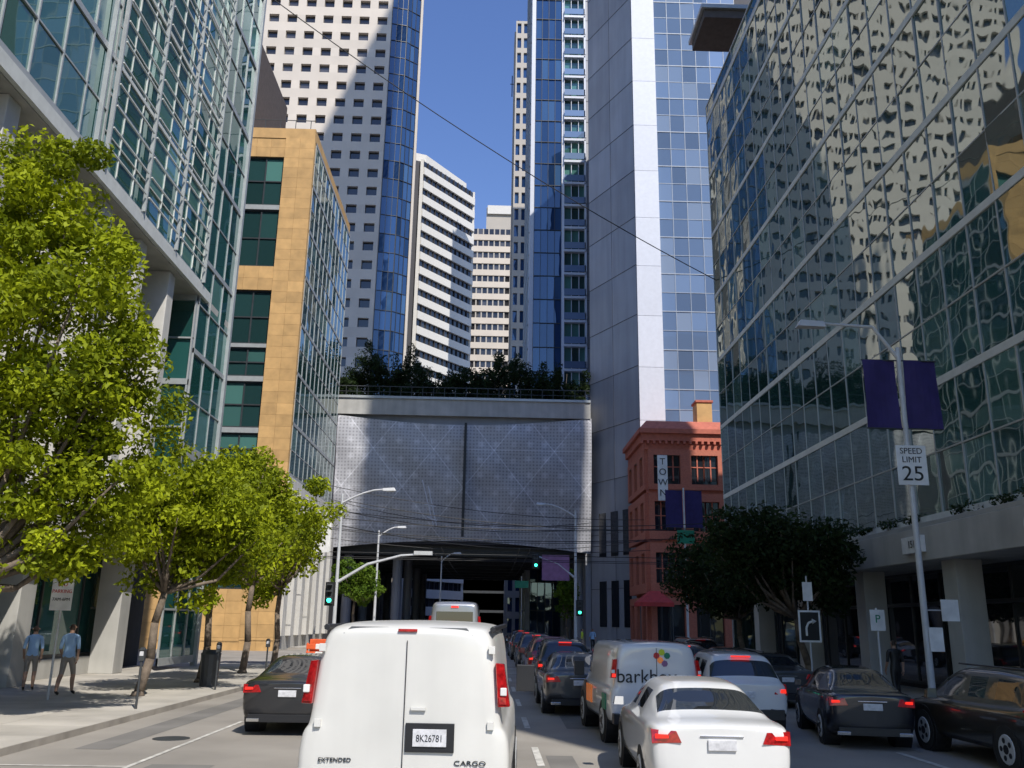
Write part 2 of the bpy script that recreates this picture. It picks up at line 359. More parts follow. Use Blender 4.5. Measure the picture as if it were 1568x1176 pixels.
# ------------------------------------------------------------------ right glass building
g=group('glass_office_block',(20,20,0))
m=MB(); m.box(13.65,44,-8,50.9,5.2,34.2,'darkgap'); m.box(15.8,44,-8,50.5,0,5.2,'darkgap')
m.box(13.1,16.2,-8.3,51.2,4.2,5.2,'concrete'); m.box(13.15,16,-8.2,51.1,5.2,5.35,'frame')
m.build('core',g,bevel=.02)
curtain(g,(13.5,51),(13.5,-8),5.35,34.2,4.12,1.55,'g_right','frame',mull=.045,band=.24,dep=.03,sub=2,jit=.008,bandk='frame_w')
curtain(g,(13.5,51.0),(13.5,-8),34.2,35.2,1.,3.1,'g_right','frame',mull=.05,band=.1,dep=.035)
curtain(g,(44,51),(13.65,51),.3,34.2,4.12,1.55,'g_right','frame')
m=MB()
y=-7.
while y<50:
    m.box(13.6,14.4,y,y+.8,.13,4.2,'concrete'); m.box(15.3,15.5,y+3.6,y+3.72,.13,4.2,'frame_d'); y+=6.6
m.box(15.25,15.6,-8,50.5,3.0,3.12,'frame_d')
m.box(13.0,22,48.5,52,40.2,40.8,'brown'); m.box(12.8,22.2,48.3,52.2,40.8,41.1,'frame')
m.box(17,40,10,50,35.3,40.2,'darkgap')
m.build('columns_and_canopy',g,bevel=.015)
curtain(g,(15.6,50.5),(15.6,-8),.3,4.2,3.9,2.2,'g_dark','frame_d',mull=.07,band=.1,dep=.05,jit=.003)
text('631',.62,(13.0,20.9,4.72),(math.pi/2,0,-math.pi/2),'frame_w',g,ext=.04)
m=MB(); m.box(12.95,13.09,26.6,27.9,4.45,4.95,'sign_w'); m.build('wall_sign',g,bevel=.01); text('151',.32,(12.93,27.2,4.7),(math.pi/2,0,-math.pi/2),'sign_k',g)

# unseen tower added behind the right block to cast shadow, crown sloped to shape it
g=group('unseen_shadow_tower',(29,17,0))
m=MB(); m.hexa([(25.2,5,40),(35.6,5,40),(35.6,30,40),(25.2,30,40),(25.2,5,246),(35.6,5,272),(35.6,30,272),(25.2,30,246)],'g_tower'); m.build('shaft',g)
ribbon(g,(25.2,30),(25.2,5),40,243,4,1.4,'panel','g_tower',bw=2,dep=.3)

# ------------------------------------------------------------------ tan stone building
g=group('tan_stone_building',(-25,72,0)); X1=-15.2; Y0=65
m=MB(); m.box(-45,X1-.55,Y0+.6,84,0,40.3,'tan_joint'); m.box(-45,X1-.02,Y0+.02,83.5,40.3,41.2,'tan')
m.box(-45,-24,Y0+5,80,41.2,44,'tan_joint'); m.box(-45,-21.8,Y0+3,80,44,52.5,'brown'); m.box(-30,-15.3,Y0+.3,Y0+.35,42.1,42.15,'darksteel')
for i in range(12): m.box(-29.5+i*1.25,-29.45+i*1.25,Y0+.3,Y0+.35,41.2,42.1,'darksteel')
def stone(x0,x1,z0,z1,y):
    nx=max(1,round((x1-x0)/1.2)); nz=max(1,round((z1-z0)/.9))
    for i in range(nx):
        for j in range(nz):
            a=(x1-x0)/nx; c=(z1-z0)/nz
            m.box(x0+i*a+.006,x0+i*a+a-.006,y,y+.5,z0+j*c+.006,z0+j*c+c-.006,'tan')
stone(-17.6,X1,0,40.3,Y0); stone(-25.2,-23.4,0,40.3,Y0)
fl=[(4.2,8.2),(9.2,12.9),(13.2,15.6),(16.0,19.6),(20.0,22.3),(22.6,27.0),(29.0,33.9),(34.3,38.6)]
prev=0
for a,b in fl:
    stone(-23.4,-17.6,prev,a,Y0+.08) if a-prev>.5 else m.box(-23.4,-17.6,Y0+.1,Y0+.6,prev,a,'frame'); prev=b
stone(-23.4,-17.6,prev,40.3,Y0+.08)
m.build('stone_cladding',g)
for a,b in fl:
    curtain(g,(-23.4,Y0+.35),(-17.6,Y0+.35),a,b,(b-a),1.45,'g_tan','frame_d',mull=.1,band=.12,dep=.1,sub=2)
curtain(g,(X1,Y0+.5),(X1,83.5),12.5,40.2,4.2,1.7,'g_right','frame',mull=.07,band=.25,dep=.04,sub=2,jit=.010)
m=MB(); m.box(X1-.5,X1+.1,Y0+.52,84,11.6,12.5,'white_col'); m.box(X1-.6,X1,Y0+.52,84,0,1,'concrete')
y=Y0+.8
while y<84: m.box(X1-.5,X1+.35,y,y+1.2,1.0,11.6,'white_col'); y+=2.9
m.build('base_piers',g,bevel=.02)
curtain(g,(X1-.3,Y0+.5),(X1-.3,84),1,11.6,3.5,1.45,'g_dark','frame_d')

# ------------------------------------------------------------------ transit centre bridging the street
g=group('transit_centre_bridge',(-3,100,0))
m=MB(); nx,nz=60,24
def fp(i,j):
    u=i/nx; v=j/nz; x=-17+u*(9.8+17); bot=8.9+1.0*math.sin(u*math.pi)
    top=22.2-.95*math.sin(u*math.pi); z=bot+(top-bot)*v
    return (x,88-1.6*math.sin(v*math.pi*.55)+.16*math.sin(u*9*math.pi)*math.sin(v*4*math.pi),z)
b=len(m.v)
for j in range(nz+1):
    for i in range(nx+1): m.v.append(fp(i,j))
for j in range(nz):
    for i in range(nx):
        a=b+j*(nx+1)+i; m.f.append((a,a+1,a+nx+2,a+nx+1)); m.m.append(m.mi('perf')); m.a.append(.5)
m.build('perforated_awning',g,smooth=True)
m=MB(); m.box(-30,9.7,86.3,140,22.15,24.0,'concrete'); m.box(-30,9.7,86.15,86.6,23.8,24.05,'frame')
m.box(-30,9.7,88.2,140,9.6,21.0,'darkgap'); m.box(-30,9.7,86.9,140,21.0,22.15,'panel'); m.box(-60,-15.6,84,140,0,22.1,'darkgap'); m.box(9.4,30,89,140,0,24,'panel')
m.box(-2.93,-2.68,85.95,86.6,10.2,21.4,'black')
x=-15
while x<9.5: m.box(x,x+.05,86.4,86.45,24.05,25.1,'darksteel'); x+=1.1
m.box(-17,9.6,86.4,86.45,25.05,25.12,'darksteel'); m.box(-17,9.6,86.4,86.44,24.5,24.54,'darksteel')
for x in (-14.5,-9.5,9): 
    for y in (92,104,116,128): m.tube((x,y,0),(x,y,9.6),.5,'panel',n=12)
for y in range(90,140,7): m.box(-15.6,9.4,y,y+.6,8.6,9.6,'darksteel')
for (p,q) in (((-6.9,86.0,15.6),(-5.6,86.0,11.0)),((-6.3,86.0,15.0),(-5.3,86,11.0)),((-6.6,86,13.2),(-5.5,86,13.0)),((-6.3,86,12.0),(-5.3,86,11.6))): m.tube(p,q,.06,'white_pier',n=6)
m.build('deck',g)

# ------------------------------------------------------------------ white-pier tower (right of bridge)
g=group('white_pier_tower',(18,95,0)); HT=83.2
m=MB(); m.hexa([(10.15,88.4,0),(14,81.6,0),(30,81.6,0),(30,120,0),(10.15,88.4,HT),(14,81.6,HT),(30,81.6,HT),(30,120,HT)],'darkgap'); m.build('core',g)
curtain(g,(9.9,88.3),(13.7,80.6),0.3,HT,5.2,4.3,'panel','darkgap',mull=.03,band=.04,dep=.02,jit=.0)
m=MB()
z=0
while z<HT-1: m.box(13.7,16.1,80.45,82,z+.015,z+5.18,'white_pier'); z+=5.2
m.box(13.72,16.05,80.6,82,0,HT,'darkgap')
for (a,c) in ((.18,.32),(.42,.56),(.66,.80)):
    for z in (2.,8.5): m.obox((9.9,88.3),(13.7,80.6),a*8.5,c*8.5,.03,.06,z,z+4.2,'g_dark')
m.build('pier',g)
curtain(g,(16.1,81),(25,81),0.3,HT,4.0,1.42,'g_tower','frame_g',mull=.06,band=.10,dep=.04,sub=2,jit=.008)

# ------------------------------------------------------------------ blue residential tower
g=group('blue_glass_tower',(10,120,0)); HB=112
m=MB(); m.box(4.9,18,115.3,135,0,HB,'darkgap'); m.box(4.45,5.0,114.8,116,0,HB,'white_pier'); m.box(8.95,9.25,114.7,115.6,0,HB,'white_pier'); m.build('core',g)
curtain(g,(5.0,115),(8.95,115),0.3,HB,3.5,1.0,'g_blue','frame_d',mull=.06,band=.08,jit=.012)
curtain(g,(12.4,115),(18,115),0.3,HB,3.5,2.8,'panel','darkgap',mull=.03,band=.05,dep=.02,jit=0)
curtain(g,(4.45,135),(4.45,116),0.3,HB,3.5,1.6,'g_blue','frame',jit=.012)
ribbon(g,(9.25,115),(12.4,115),0.3,HB,3.5,.35,'white_pier','g_tan',bw=1.05,dep=.75,mk='white_pier',mw=.08)
m=MB()
for j in range(31):
    z=.65+j*3.5; m.box(9.3,12.35,114.25,114.3,z,z+.95,'g_tower'); m.box(12.2,12.45,114.25,115,z,z+3.15,'white_pier')
m.build('balconies',g)

# ------------------------------------------------------------------ slim tower
g=group('slim_glass_tower',(6,165,0))
m=MB(); m.box(2.9,9,160.5,166,0,123,'darkgap'); m.tube((3.3,162,123),(3.3,162,127),.12,'darksteel'); m.tube((1.8,163,112),(2.9,163,112),.1,'darksteel'); m.tube((2.2,163,109),(2.2,163,114),.1,'darksteel'); m.build('core',g)
punched(g,(2.8,160),(6.9,160),0,125,3.6,1.35,.8,2.4,'beige2','g_blue',dep=.4)
punched(g,(2.8,166),(2.8,160.5),0,123,3.6,1.6,1.0,2.4,'beige2','g_dark',dep=.3)

# ------------------------------------------------------------------ beige punched-window skyscraper
g=group('beige_skyscraper',(-40,160,0))
m=MB(); m.box(-77,-22,150.6,185,0,165,'beige'); m.hexa([(-22.1,151,0),(-16.9,153,0),(-19.4,172,0),(-22.1,185,0),(-22.1,151,165),(-16.9,153,165),(-19.4,172,165),(-22.1,185,165)],'darkgap'); m.build('core',g)
punched(g,(-75,150),(-22,150),0,166,3.72,3.45,1.95,1.75,'beige','g_beige',dep=.6)
curtain(g,(-22,150.2),(-19,150.8),0,165,3.72,1.2,'g_blue','frame_d',mull=.08,band=.1,jit=.02)
curtain(g,(-19,150.8),(-16.7,152.6),0,165,3.72,1.1,'g_blue','frame_d',mull=.08,band=.1,jit=.02)
punched(g,(-16.7,152.7),(-19.2,172),0,163,3.72,3.4,1.9,1.7,'beige','g_beige',dep=.05)
m=MB(); m.box(-16.9,-16.2,152.6,153.2,0,165,'beige'); m.build('corner',g)
# ------------------------------------------------------------------ white banded office block
g=group('white_banded_office',(-12,195,0))
m=MB(); m.hexa([(-24,178,0),(-17.2,180.6,0),(-6.4,195.6,0),(-14,215,0),(-24,178,103),(-17.2,180.6,103),(-6.4,195.6,103),(-14,215,103)],'darkgap')
m.hexa([(-22,179,103),(-16.8,181,103),(-8,194,103),(-14,212,103),(-22,179,105),(-16.8,181,105),(-8,194,105),(-14,212,105)],'white_band'); m.build('core',g)
ribbon(g,(-17.4,180),(-6.2,195),0,103,3.45,1.75,'white_band','g_dark',bw=1.5,dep=.5,mk='darkgap',mw=.1)
m=MB(); m.box(-17.9,-17.2,179.6,180.4,0,103.2,'white_band'); m.box(-6.6,-5.9,194.8,195.6,0,103.2,'white_band'); m.build('corner_piers',g)
g=group('beige_banded_office',(0,240,0))
m=MB(); m.box(-7,6,230.6,250,0,109,'beige2'); m.box(-3.5,4.5,230.5,245,109,117,'beige2'); m.box(-3.2,4,229.9,231,114.8,117.4,'white_band'); m.build('core',g)
ribbon(g,(-7.5,230),(6.5,230),14,110,3.6,1.7,'beige','g_beige',bw=1.5,dep=.5,mk='beige2',mw=.35)
m=MB(); m.box(-30,30,226,229.4,0,14,'darkgap'); m.build('added_dark_block',g); ribbon(g,(-30,226),(30,226),0,14,4.6,.6,'darksteel','g_dark',bw=2,dep=.2)  # added dark block covers sunlit building bases, standing in for shade under the bridge
for nm,x0,x1 in (('street_office_building',-40,-14.2),('street_office_building',11,40)):
    g=group(nm,((x0+x1)/2,250,0)); m=MB(); m.box(x0,x1,256 if x0<0 else 141,345,0,22,'panel'); m.build('walls',g)
    if x0<0: ribbon(g,(x1,256),(x1,345),0,22,4,2,'panel','g_dark')
    else: ribbon(g,(x0,345),(x0,141),0,22,4,2,'panel','g_dark')

# ------------------------------------------------------------------ brick restaurant
g=group('brick_corner_building',(17,76,0)); bx0,bx1,by0,by1=12.7,22,71.5,80.2
m=MB(); m.box(bx0+.3,bx1,by0+.3,by1,0,17.5,'brick_trim')
m.box(bx0-.75,bx1,by0-.75,by1,17.5,17.9,'brick_trim'); m.box(bx0-.5,bx1,by0-.5,by1,16.9,17.5,'brick_trim'); m.box(bx0-.25,bx1,by0-.25,by1,16.2,16.9,'brick_trim')
m.hexa([(bx0-.7,by0-.7,17.9),(bx1,by0-.7,17.9),(bx1,by1,17.9),(bx0-.7,by1,17.9),(bx0,by0+.1,18.7),(bx1,by0+.1,18.7),(bx1,by1,18.7),(bx0,by1,18.7)],'brick_trim')
i=bx0-.6
while i<bx1: m.box(i,i+.2,by0-.6,by0-.2,16.65,16.9,'brick_trim'); i+=.5
for z in (4.4,8.6,12.6): m.box(bx0-.1,bx1,by0-.1,by0+.4,z,z+.3,'brick_trim')
m.box(17.2,18.5,by0+1,by0+2.5,17.9,20.6,'tan'); m.box(17.1,18.6,by0+.9,by0+2.6,20.6,20.8,'brick_trim'); m.build('cornice',g,bevel=.02)
for z0,z1 in ((4.7,8.6),(8.9,12.6),(12.9,16.2)):
    punched(g,(bx0,by0),(bx1,by0),z0,z1,4.2,3.1,2.2,2.4,'brick','g_dark',dep=.35,subm=1)
    punched(g,(bx0,by1),(bx0,by0),z0,z1,4.2,2.9,1.5,2.4,'brick','g_dark',dep=.3,subm=1)
punched(g,(bx0,by0),(bx1,by0),0,4.4,4.4,3.1,2.2,3.2,'brick','g_dark',dep=.35,subm=1)
punched(g,(bx0,by1),(bx0,by0),0,4.4,4.4,2.9,1.7,3.2,'brick','g_dark',dep=.3)
m=MB()
for i in range(3):
    for z in (4.7,8.9,12.9):
        x=bx0+1.55+i*3.1; zc=z+1.9
        for q in (-.55,0,.55): m.box(x+q-.05,x+q+.05,by0-.08,by0+.02,zc-1.15,zc+1.15,'brick_trim')
        m.box(x-1.1,x+1.1,by0-.06,by0+.02,zc-.04,zc+.04,'brick_trim')
m.build('window_bars',g)
m=MB(); m.box(13.35,14.15,by0-1.0,by0-.85,11.9,15.6,'sign_w'); m.box(13.7,13.8,by0-.85,by0-.3,12.5,12.6,'darksteel'); m.box(13.7,13.8,by0-.85,by0-.3,15,15.1,'darksteel'); m.build('blade_sign',g,bevel=.02)
for i,ch in enumerate('TOWN'): text(ch,.75,(13.75,by0-1.02,15.05-i*.85),(math.pi/2,0,0),'sign_k',g)
m=MB(); m.hexa([(11.4,68.8,3.9),(14.0,68.8,3.9),(14.0,71.4,3.9),(11.4,71.4,3.9),(12.5,70.3,4.8),(13.2,70.3,4.8),(13.2,71.4,4.8),(12.5,71.4,4.8)],'redcloth')
m.box(11.4,14.0,68.78,68.82,3.6,3.9,'redcloth'); m.box(11.38,11.42,68.82,71.4,3.6,3.9,'redcloth')
for x in (11.45,13.9): m.tube((x,68.85,0),(x,68.85,3.6),.04,'darksteel')
m.build('awning',g)

# ------------------------------------------------------------------ trees
def leaves(name,parent,clumps,npc,size,k,up=.4,tall=1.0):
    nC=len(clumps); C=np.repeat(np.array([c[0] for c in clumps]),npc,0); Rr=np.repeat(np.array([c[1] for c in clumps]),npc)
    cv=np.repeat(rng.uniform(0,.55,nC),npc); n=len(C)
    d=rng.normal(size=(n,3)); d/=np.linalg.norm(d,axis=1)[:,None]; rad=Rr*rng.uniform(.35,1.08,n)**.6
    off=d*rad[:,None]; off[:,2]*=.72*tall; P=C+off
    nr=rng.normal(size=(n,3))+d*.8; nr[:,2]+=up; nr/=np.linalg.norm(nr,axis=1)[:,None]
    t=np.cross(nr,rng.normal(size=(n,3))); t/=np.linalg.norm(t,axis=1)[:,None]; b=np.cross(nr,t)
    s=(size*rng.uniform(.6,1.3,n))[:,None]; bl=s*.48
    V=np.empty((n,4,3)); V[:,0]=P-t*s; V[:,1]=P-b*bl+nr*s*.12; V[:,2]=P+t*s; V[:,3]=P+b*bl+nr*s*.12
    V=V.reshape(-1,3)-np.array(parent.location)
    me=bpy.data.meshes.new(name); me.vertices.add(4*n); me.vertices.foreach_set('co',V.ravel())
    me.loops.add(4*n); me.loops.foreach_set('vertex_index',np.arange(4*n)); me.polygons.add(n)
    me.polygons.foreach_set('loop_start',np.arange(0,4*n,4)); me.polygons.foreach_set('loop_total',np.full(n,4))
    me.update(calc_edges=True); me.materials.append(M[k])
    at=me.attributes.new('var','FLOAT','FACE'); at.data.foreach_set('value',np.clip(cv+rng.uniform(0,.45,n),0,1))
    o=bpy.data.objects.new(name,me); COL.objects.link(o); o.parent=parent; return o
def tree(name,base,crown,rad,nc,npc,size,k,cr=(.5,.95),trunk_r=.16,lobes=None):
    g=group(name,base); bx,by,bz=base; cx,cy,cz=crown; rx,ry,rz=rad; cl=[]
    lob=lobes or [((cx+random.uniform(-.45,.45)*rx,cy+random.uniform(-.4,.4)*ry,cz+random.uniform(-.5,.5)*rz),random.uniform(.45,.7)) for _ in range(6)]
    lob=list(lob)+[((cx,cy,cz),.72)]
    while len(cl)<nc:
        L,s=random.choice(lob); d=Vector([random.gauss(0,1) for _ in range(3)]).normalized(); q=random.uniform(.45,1)**.5
        p=(L[0]+d.x*rx*s*q,L[1]+d.y*ry*s*q,L[2]+d.z*rz*s*q); cl.append((p,random.uniform(*cr)*(1.1-.2*q)))
    leaves('foliage',g,cl,npc,size,k)
    m=MB(); fork=Vector((bx+(cx-bx)*.45,by+(cy-by)*.4,max(1.9,cz-rz*.95)))
    p=[Vector(base),Vector(base).lerp(fork,.35)+Vector((.07,.03,0)),Vector(base).lerp(fork,.7)+Vector((-.05,0,0)),fork]
    m.tube((bx,by,bz-.02),(bx,by,bz+.12),trunk_r*1.5,'bark',trunk_r*1.1,n=10); m.path(p,trunk_r,trunk_r*.7,'bark',n=10)
    for c,r in random.sample(cl,min(22,len(cl))):
        c=Vector(c); mid=fork.lerp(c,.5)+Vector((random.uniform(-.2,.2),random.uniform(-.2,.2),-.15*(c-fork).length)); m.path([fork,mid,c],trunk_r*.5,.018,'bark',n=5)
    m.build('trunk_and_limbs',g,smooth=True); return g
tree('street_tree',(-10.6,17.2,.13),(-9.5,18.0,7.4),(2.7,3.2,5.0),190,270,.078,'leaf',cr=(.38,.8),trunk_r=.2,
  lobes=[((-9.5,18.0,10.1),.5),((-10.1,17.2,8.2),.6),((-8.5,18.3,7.0),.48),((-8.0,19.1,5.6),.40),((-10.1,18,5.6),.6),((-9.1,18.5,4.6),.42)])
tree('street_tree',(-9.3,25,.13),(-8.6,25.6,4.9),(2.2,2.5,2.2),95,210,.088,'leaf',cr=(.42,.85),trunk_r=.13)
tree('street_tree',(-9.4,30.5,.13),(-9.0,30.5,5.6),(2.3,2.7,2.4),95,180,.095,'leaf',cr=(.42,.85),trunk_r=.13)
tree('street_tree',(-9.5,36,.13),(-9.3,36,6.0),(2.4,2.8,2.7),95,170,.105,'leaf',trunk_r=.14)
tree('street_tree',(-9.6,41.5,.13),(-9.5,41.5,6.0),(2.3,2.7,2.7),80,160,.115,'leaf',trunk_r=.14)
tree('street_tree',(-11,74,.13),(-11,74,5.6),(2.4,2.4,2.0),50,120,.15,'leaf_m',trunk_r=.13)
tree('street_tree',(10.9,31,.13),(10.2,31.5,4.3),(2.9,3.2,1.9),130,150,.10,'leaf_d',trunk_r=.14)  # this tree and the next: shade painted in through the darker leaf colour
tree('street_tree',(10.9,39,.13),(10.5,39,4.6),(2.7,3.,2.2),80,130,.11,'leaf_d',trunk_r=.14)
tree('street_tree',(6.9,80,.13),(6.6,80,5.0),(1.0,1.2,2.4),30,110,.15,'leaf_m',trunk_r=.1)
g=group('rooftop_planting',(-3,92,24)); cl=[]
for _ in range(800):
    x=random.uniform(-17,9.6); h=3.6+1.1*math.sin(x*1.3)+1.0*math.sin(x*.5+1)+.6*math.sin(x*4.1)+random.uniform(-.8,.8); h=max(h,2.2)
    cl.append(((x,random.uniform(88,93),24.2+h*random.uniform(0,1)**.8),random.uniform(.3,.65)))
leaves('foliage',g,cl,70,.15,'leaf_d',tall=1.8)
m=MB()
for _ in range(30):
    x=random.uniform(-15,9); y=random.uniform(89,93); m.tube((x,y,24),(x+random.uniform(-.3,.3),y,28),.07,'bark',.03,n=5)
m.build('stems',g)
g=group('ledge_shrubs',(13.5,30,5.35)); cl=[((13.3,random.uniform(17,48),5.45+random.uniform(0,.15)),random.uniform(.12,.28)) for _ in range(40)]
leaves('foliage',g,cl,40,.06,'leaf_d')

# ------------------------------------------------------------------ street furniture
def lamp(base,h,ax,az=.35,signal=None,r=.09,head=1):
    g=group('street_lamp',base); m=MB(); m.tube((0,0,0),(0,0,.5),r*1.6,'steel',r*1.5,n=12); m.tube((0,0,.5),(0,0,h),r,'steel',r*.6,n=12)
    s=1 if ax>0 else -1; pts=[Vector((ax*t,0,h-.5+(az+.5)*math.sin(t*math.pi/2))) for t in (0,.25,.5,.75,1)]
    m.path(pts,r*.6,r*.45,'steel'); z=pts[-1].z
    m.hexa([(ax-.1*s,-.12,z-.09),(ax+.65*s,-.16,z-.09),(ax+.65*s,.16,z-.09),(ax-.1*s,.12,z-.09),(ax-.1*s,-.08,z+.06),(ax+.55*s,-.1,z+.1),(ax+.55*s,.1,z+.1),(ax-.1*s,.08,z+.06)],'steel')
    m.box(min(ax+.1*s,ax+.55*s),max(ax+.1*s,ax+.55*s),-.1,.1,z-.13,z-.09,'sign_w')
    m.build('pole_and_arm',g,local=True,bevel=.01); return g
def signal_head(m,x,y,z,lit=2,backplate=True):
    if backplate: m.box(x-.27,x+.27,y+.0,y+.02,z-.62,z+.62,'sign_k')
    m.box(x-.17,x+.17,y-.2,y-.003,z-.52,z+.52,'darksteel')
    for i,k in enumerate(('sign_r','amber','green_on')):
        zz=z+.34-i*.34; m.tube((x,y-.22,zz),(x,y-.2,zz),.12,k if i==2 else 'black',n=12)
        m.hexa([(x-.14,y-.42,zz+.1),(x+.14,y-.42,zz+.1),(x+.14,y-.2,zz+.1),(x-.14,y-.2,zz+.1),(x-.11,y-.42,zz+.14),(x+.11,y-.42,zz+.14),(x+.14,y-.2,zz+.15),(x-.14,y-.2,zz+.15)],'darksteel')
g=lamp((6.8,72,.13),11.0,-2.6,.5,r=.14); m=MB()
m.path([Vector((0,0,5.6)),Vector((-1.4,0,6.7)),Vector((-3.4,0,7.4))],.09,.06,'steel'); signal_head(m,-3.2,-.1,6.9); signal_head(m,.3,-.2,3.3); m.box(-2.7,-.5,-.06,-.04,5.4,7.4,'purple'); m.build('signal_arm',g,local=True)
g=lamp((-8.3,49,.13),8.8,2.3,.3,r=.11); m=MB()
m.path([Vector((0,0,4.0)),Vector((1.6,0,5.0)),Vector((3.4,0,5.5)),Vector((4.7,0,5.6))],.09,.05,'steel'); m.box(4.1,5.1,-.15,.15,5.55,5.75,'steel'); signal_head(m,-.3,-.1,3.4)
m.box(-1.4,-.5,-.03,0,5.6,7.2,'sign_w'); m.build('signal_arm',g,local=True)
lamp((-9.2,73,.13),9.2,1.6,.3,r=.12)
g=lamp((-4.6,84,.13),8,1.2,.3)
def banner_pole(base,h,zb0,zb1,w,arm=None):
    g=group('banner_lamp_post',base); m=MB(); m.tube((0,0,0),(0,0,.6),.16,'steel',.13,n=12); m.tube((0,0,.6),(0,0,h),.085,'steel',.06,n=12)
    for z in (zb0,zb1): m.tube((-w-.12,0,z),(w+.12,0,z),.02,'darksteel',n=6)
    n=6
    for s in (-1,1):
        for i in range(n):
            for j in range(n):
                def q(a,c): 
                    return (s*(.1+w*a),.05*math.sin(a*4+c*3+s),zb0+(zb1-zb0)*c)
                m.face([q(i/n,j/n),q((i+1)/n,j/n),q((i+1)/n,(j+1)/n),q(i/n,(j+1)/n)],'navy')
    if arm:
        ax,z=arm; m.path([Vector((0,0,h-.3)),Vector((ax*.3,0,z+.05)),Vector((ax,0,z+.12))],.05,.035,'steel'); m.hexa([(ax-.6,-.15,z),(ax+.15,-.1,z),(ax+.15,.1,z),(ax-.6,.15,z),(ax-.5,-.1,z+.18),(ax+.1,-.07,z+.16),(ax+.1,.07,z+.16),(ax-.5,.1,z+.18)],'steel')
    m.build('pole_and_banners',g,local=True); return g
g=banner_pole((10.42,21.6,.13),9.1,6.95,8.75,.86,arm=(-2.0,9.6)); g['local']=1
m=MB(); m.box(-.36,.40,-.12,-.1,5.5,6.5,'sign_w'); m.build('speed_plate',g,local=True,bevel=.01)
text('SPEED',.21,(.02,-.125,6.35),(math.pi/2,0,0),'sign_k',g); text('LIMIT',.21,(.02,-.125,6.13),(math.pi/2,0,0),'sign_k',g); text('25',.52,(.02,-.125,5.77),(math.pi/2,0,0),'sign_k',g,sx=1.1)
m=MB(); m.box(-.0,.34,-.13,-.11,1.55,2.1,'sign_w'); m.box(.36,.78,-.13,-.11,2.25,2.75,'sign_w'); m.tube((0,0,2.5),(.7,-.1,2.5),.015,'steel',n=5); m.build('small_plates',g,local=True)
g=banner_pole((14.5,66.5,.13),12.2,9.2,12.0,1.3); m=MB(); m.box(-.6,.7,-.16,-.1,8.0,9.0,'sign_g'); m.build('street_name',g,local=True)
def sign(name,base,h,plates,txt=()):
    g=group(name,base); g['local']=1; m=MB(); m.tube((0,0,0),(0,0,h),.03,'steel',n=8)
    for (x0,x1,z0,z1,k) in plates: m.box(x0,x1,-.05 if k!='sign_k' else -.056,-.035,z0,z1,k)
    m.build('post_and_plate',g,local=True)
    for (t,s,x,z,k) in txt: text(t,s,(x,-.056,z),(math.pi/2,0,0),k,g)
    return g
g=sign('parking_sign',(-10.9,23.4,.13),2.95,[(-.27,.27,2.15,2.95,'sign_w')],[('NO',.16,0,2.8,'sign_r'),('PARKING',.12,0,2.62,'sign_r'),('7AM-6PM',.11,0,2.42,'sign_k')])
g=sign('turn_sign',(10.4,29.5,.13),3.7,[(-.36,.36,1.6,2.6,'sign_w'),(-.16,.16,2.9,3.5,'sign_w'),(-.30,.30,1.66,2.54,'sign_k')])
m=MB(); m.path([Vector((-.12,-.07,1.8)),Vector((-.12,-.07,2.05)),Vector((-.05,-.07,2.2)),Vector((.08,-.07,2.25))],.035,.035,'sign_w'); m.tube((.08,-.07,2.25),(.22,-.07,2.26),.09,'sign_w',.005,n=6); m.build('arrow',g,local=True)
sign('parking_sign',(10.5,24.5,.13),2.6,[(-.2,.2,2.,2.55,'sign_w')],[('P',.3,0,2.3,'sign_g')])
sign('street_name_sign',(2.7,78,.13),6.,[(-.6,.6,5.0,5.6,'sign_g')])
for x,y in ((-8.0,21.5),(-8.0,27.5),(-8.0,33.5)):
    g=group('parking_meter',(x,y,.13)); m=MB(); m.tube((0,0,0),(0,0,1.05),.03,'darksteel'); m.box(-.07,.07,-.05,.05,1.05,1.28,'darksteel'); m.tube((0,-.05,1.28),(0,.05,1.28),.07,'darksteel',n=12); m.box(-.045,.045,-.054,-.05,1.16,1.26,'plate'); m.build('post_and_head',g,local=True,bevel=.006)
g=group('construction_barrier',(-6.9,40,0)); m=MB()
for z in (.3,.62,.94):
    for i in range(5): m.box(-1.0+i*.4,-.6+i*.4,-.02,.02,z,z+.22,'orange' if i%2==0 else 'sign_w')
for x in (-.95,.95): m.box(x-.04,x+.04,-.3,.3,0,.06,'orange'); m.box(x-.04,x+.04,.025,.07,.06,1.2,'orange')
m.box(-.9,.9,.2,.9,0,1.35,'orange'); m.build('boards',g,local=True,bevel=.02)
for y in (28.8,):
    g=group('litter_bin',(-8.6,y,.13)); m=MB(); m.tube((0,0,0),(0,0,.95),.26,'darksteel',.3,n=14); m.tube((0,0,.95),(0,0,1.08),.32,'darksteel',.2,n=14); m.build('body',g,local=True)
m=MB()
def wire(a,b,sag,r=.014,n=14):
    a=Vector(a);b=Vector(b); pts=[a.lerp(b,t/n)-Vector((0,0,sag*4*(t/n)*(1-t/n))) for t in range(n+1)]
    m.path(pts,r,r,'cable',n=5)
wire((-13,41,35),(13.5,50.5,22.8),.8,.03)
for y,z in ((52,7.4),(57,7.2),(63,7.6),(68,7.3)): wire((-15,y,z+1.2),(12.5,y+2,z+.6),.7,.025)
for x in (-3.4,-2.8,1.6,2.2): wire((x,50,6.2),(x,86,6.4),.2,.016)
for y in (55,59,60.5): wire((-40,y,6.2),(40,y,6.2),.0,.022)
wire((-8.3,49,8.0),(6.8,72,9.6),.6,.025); wire((-15,66,10.5),(13.5,51,8),.8,.025); wire((-8.3,49,7.2),(12.5,72,8.9),1.0,.025)
wire((-15,66,12.5),(12.7,72,10.5),.9,.025); wire((-8.3,49,8.6),(13.5,50,7.6),.7,.02); wire((-15,82,13),(9.5,84,11.5),1.2,.03)
m.build('overhead_wires')

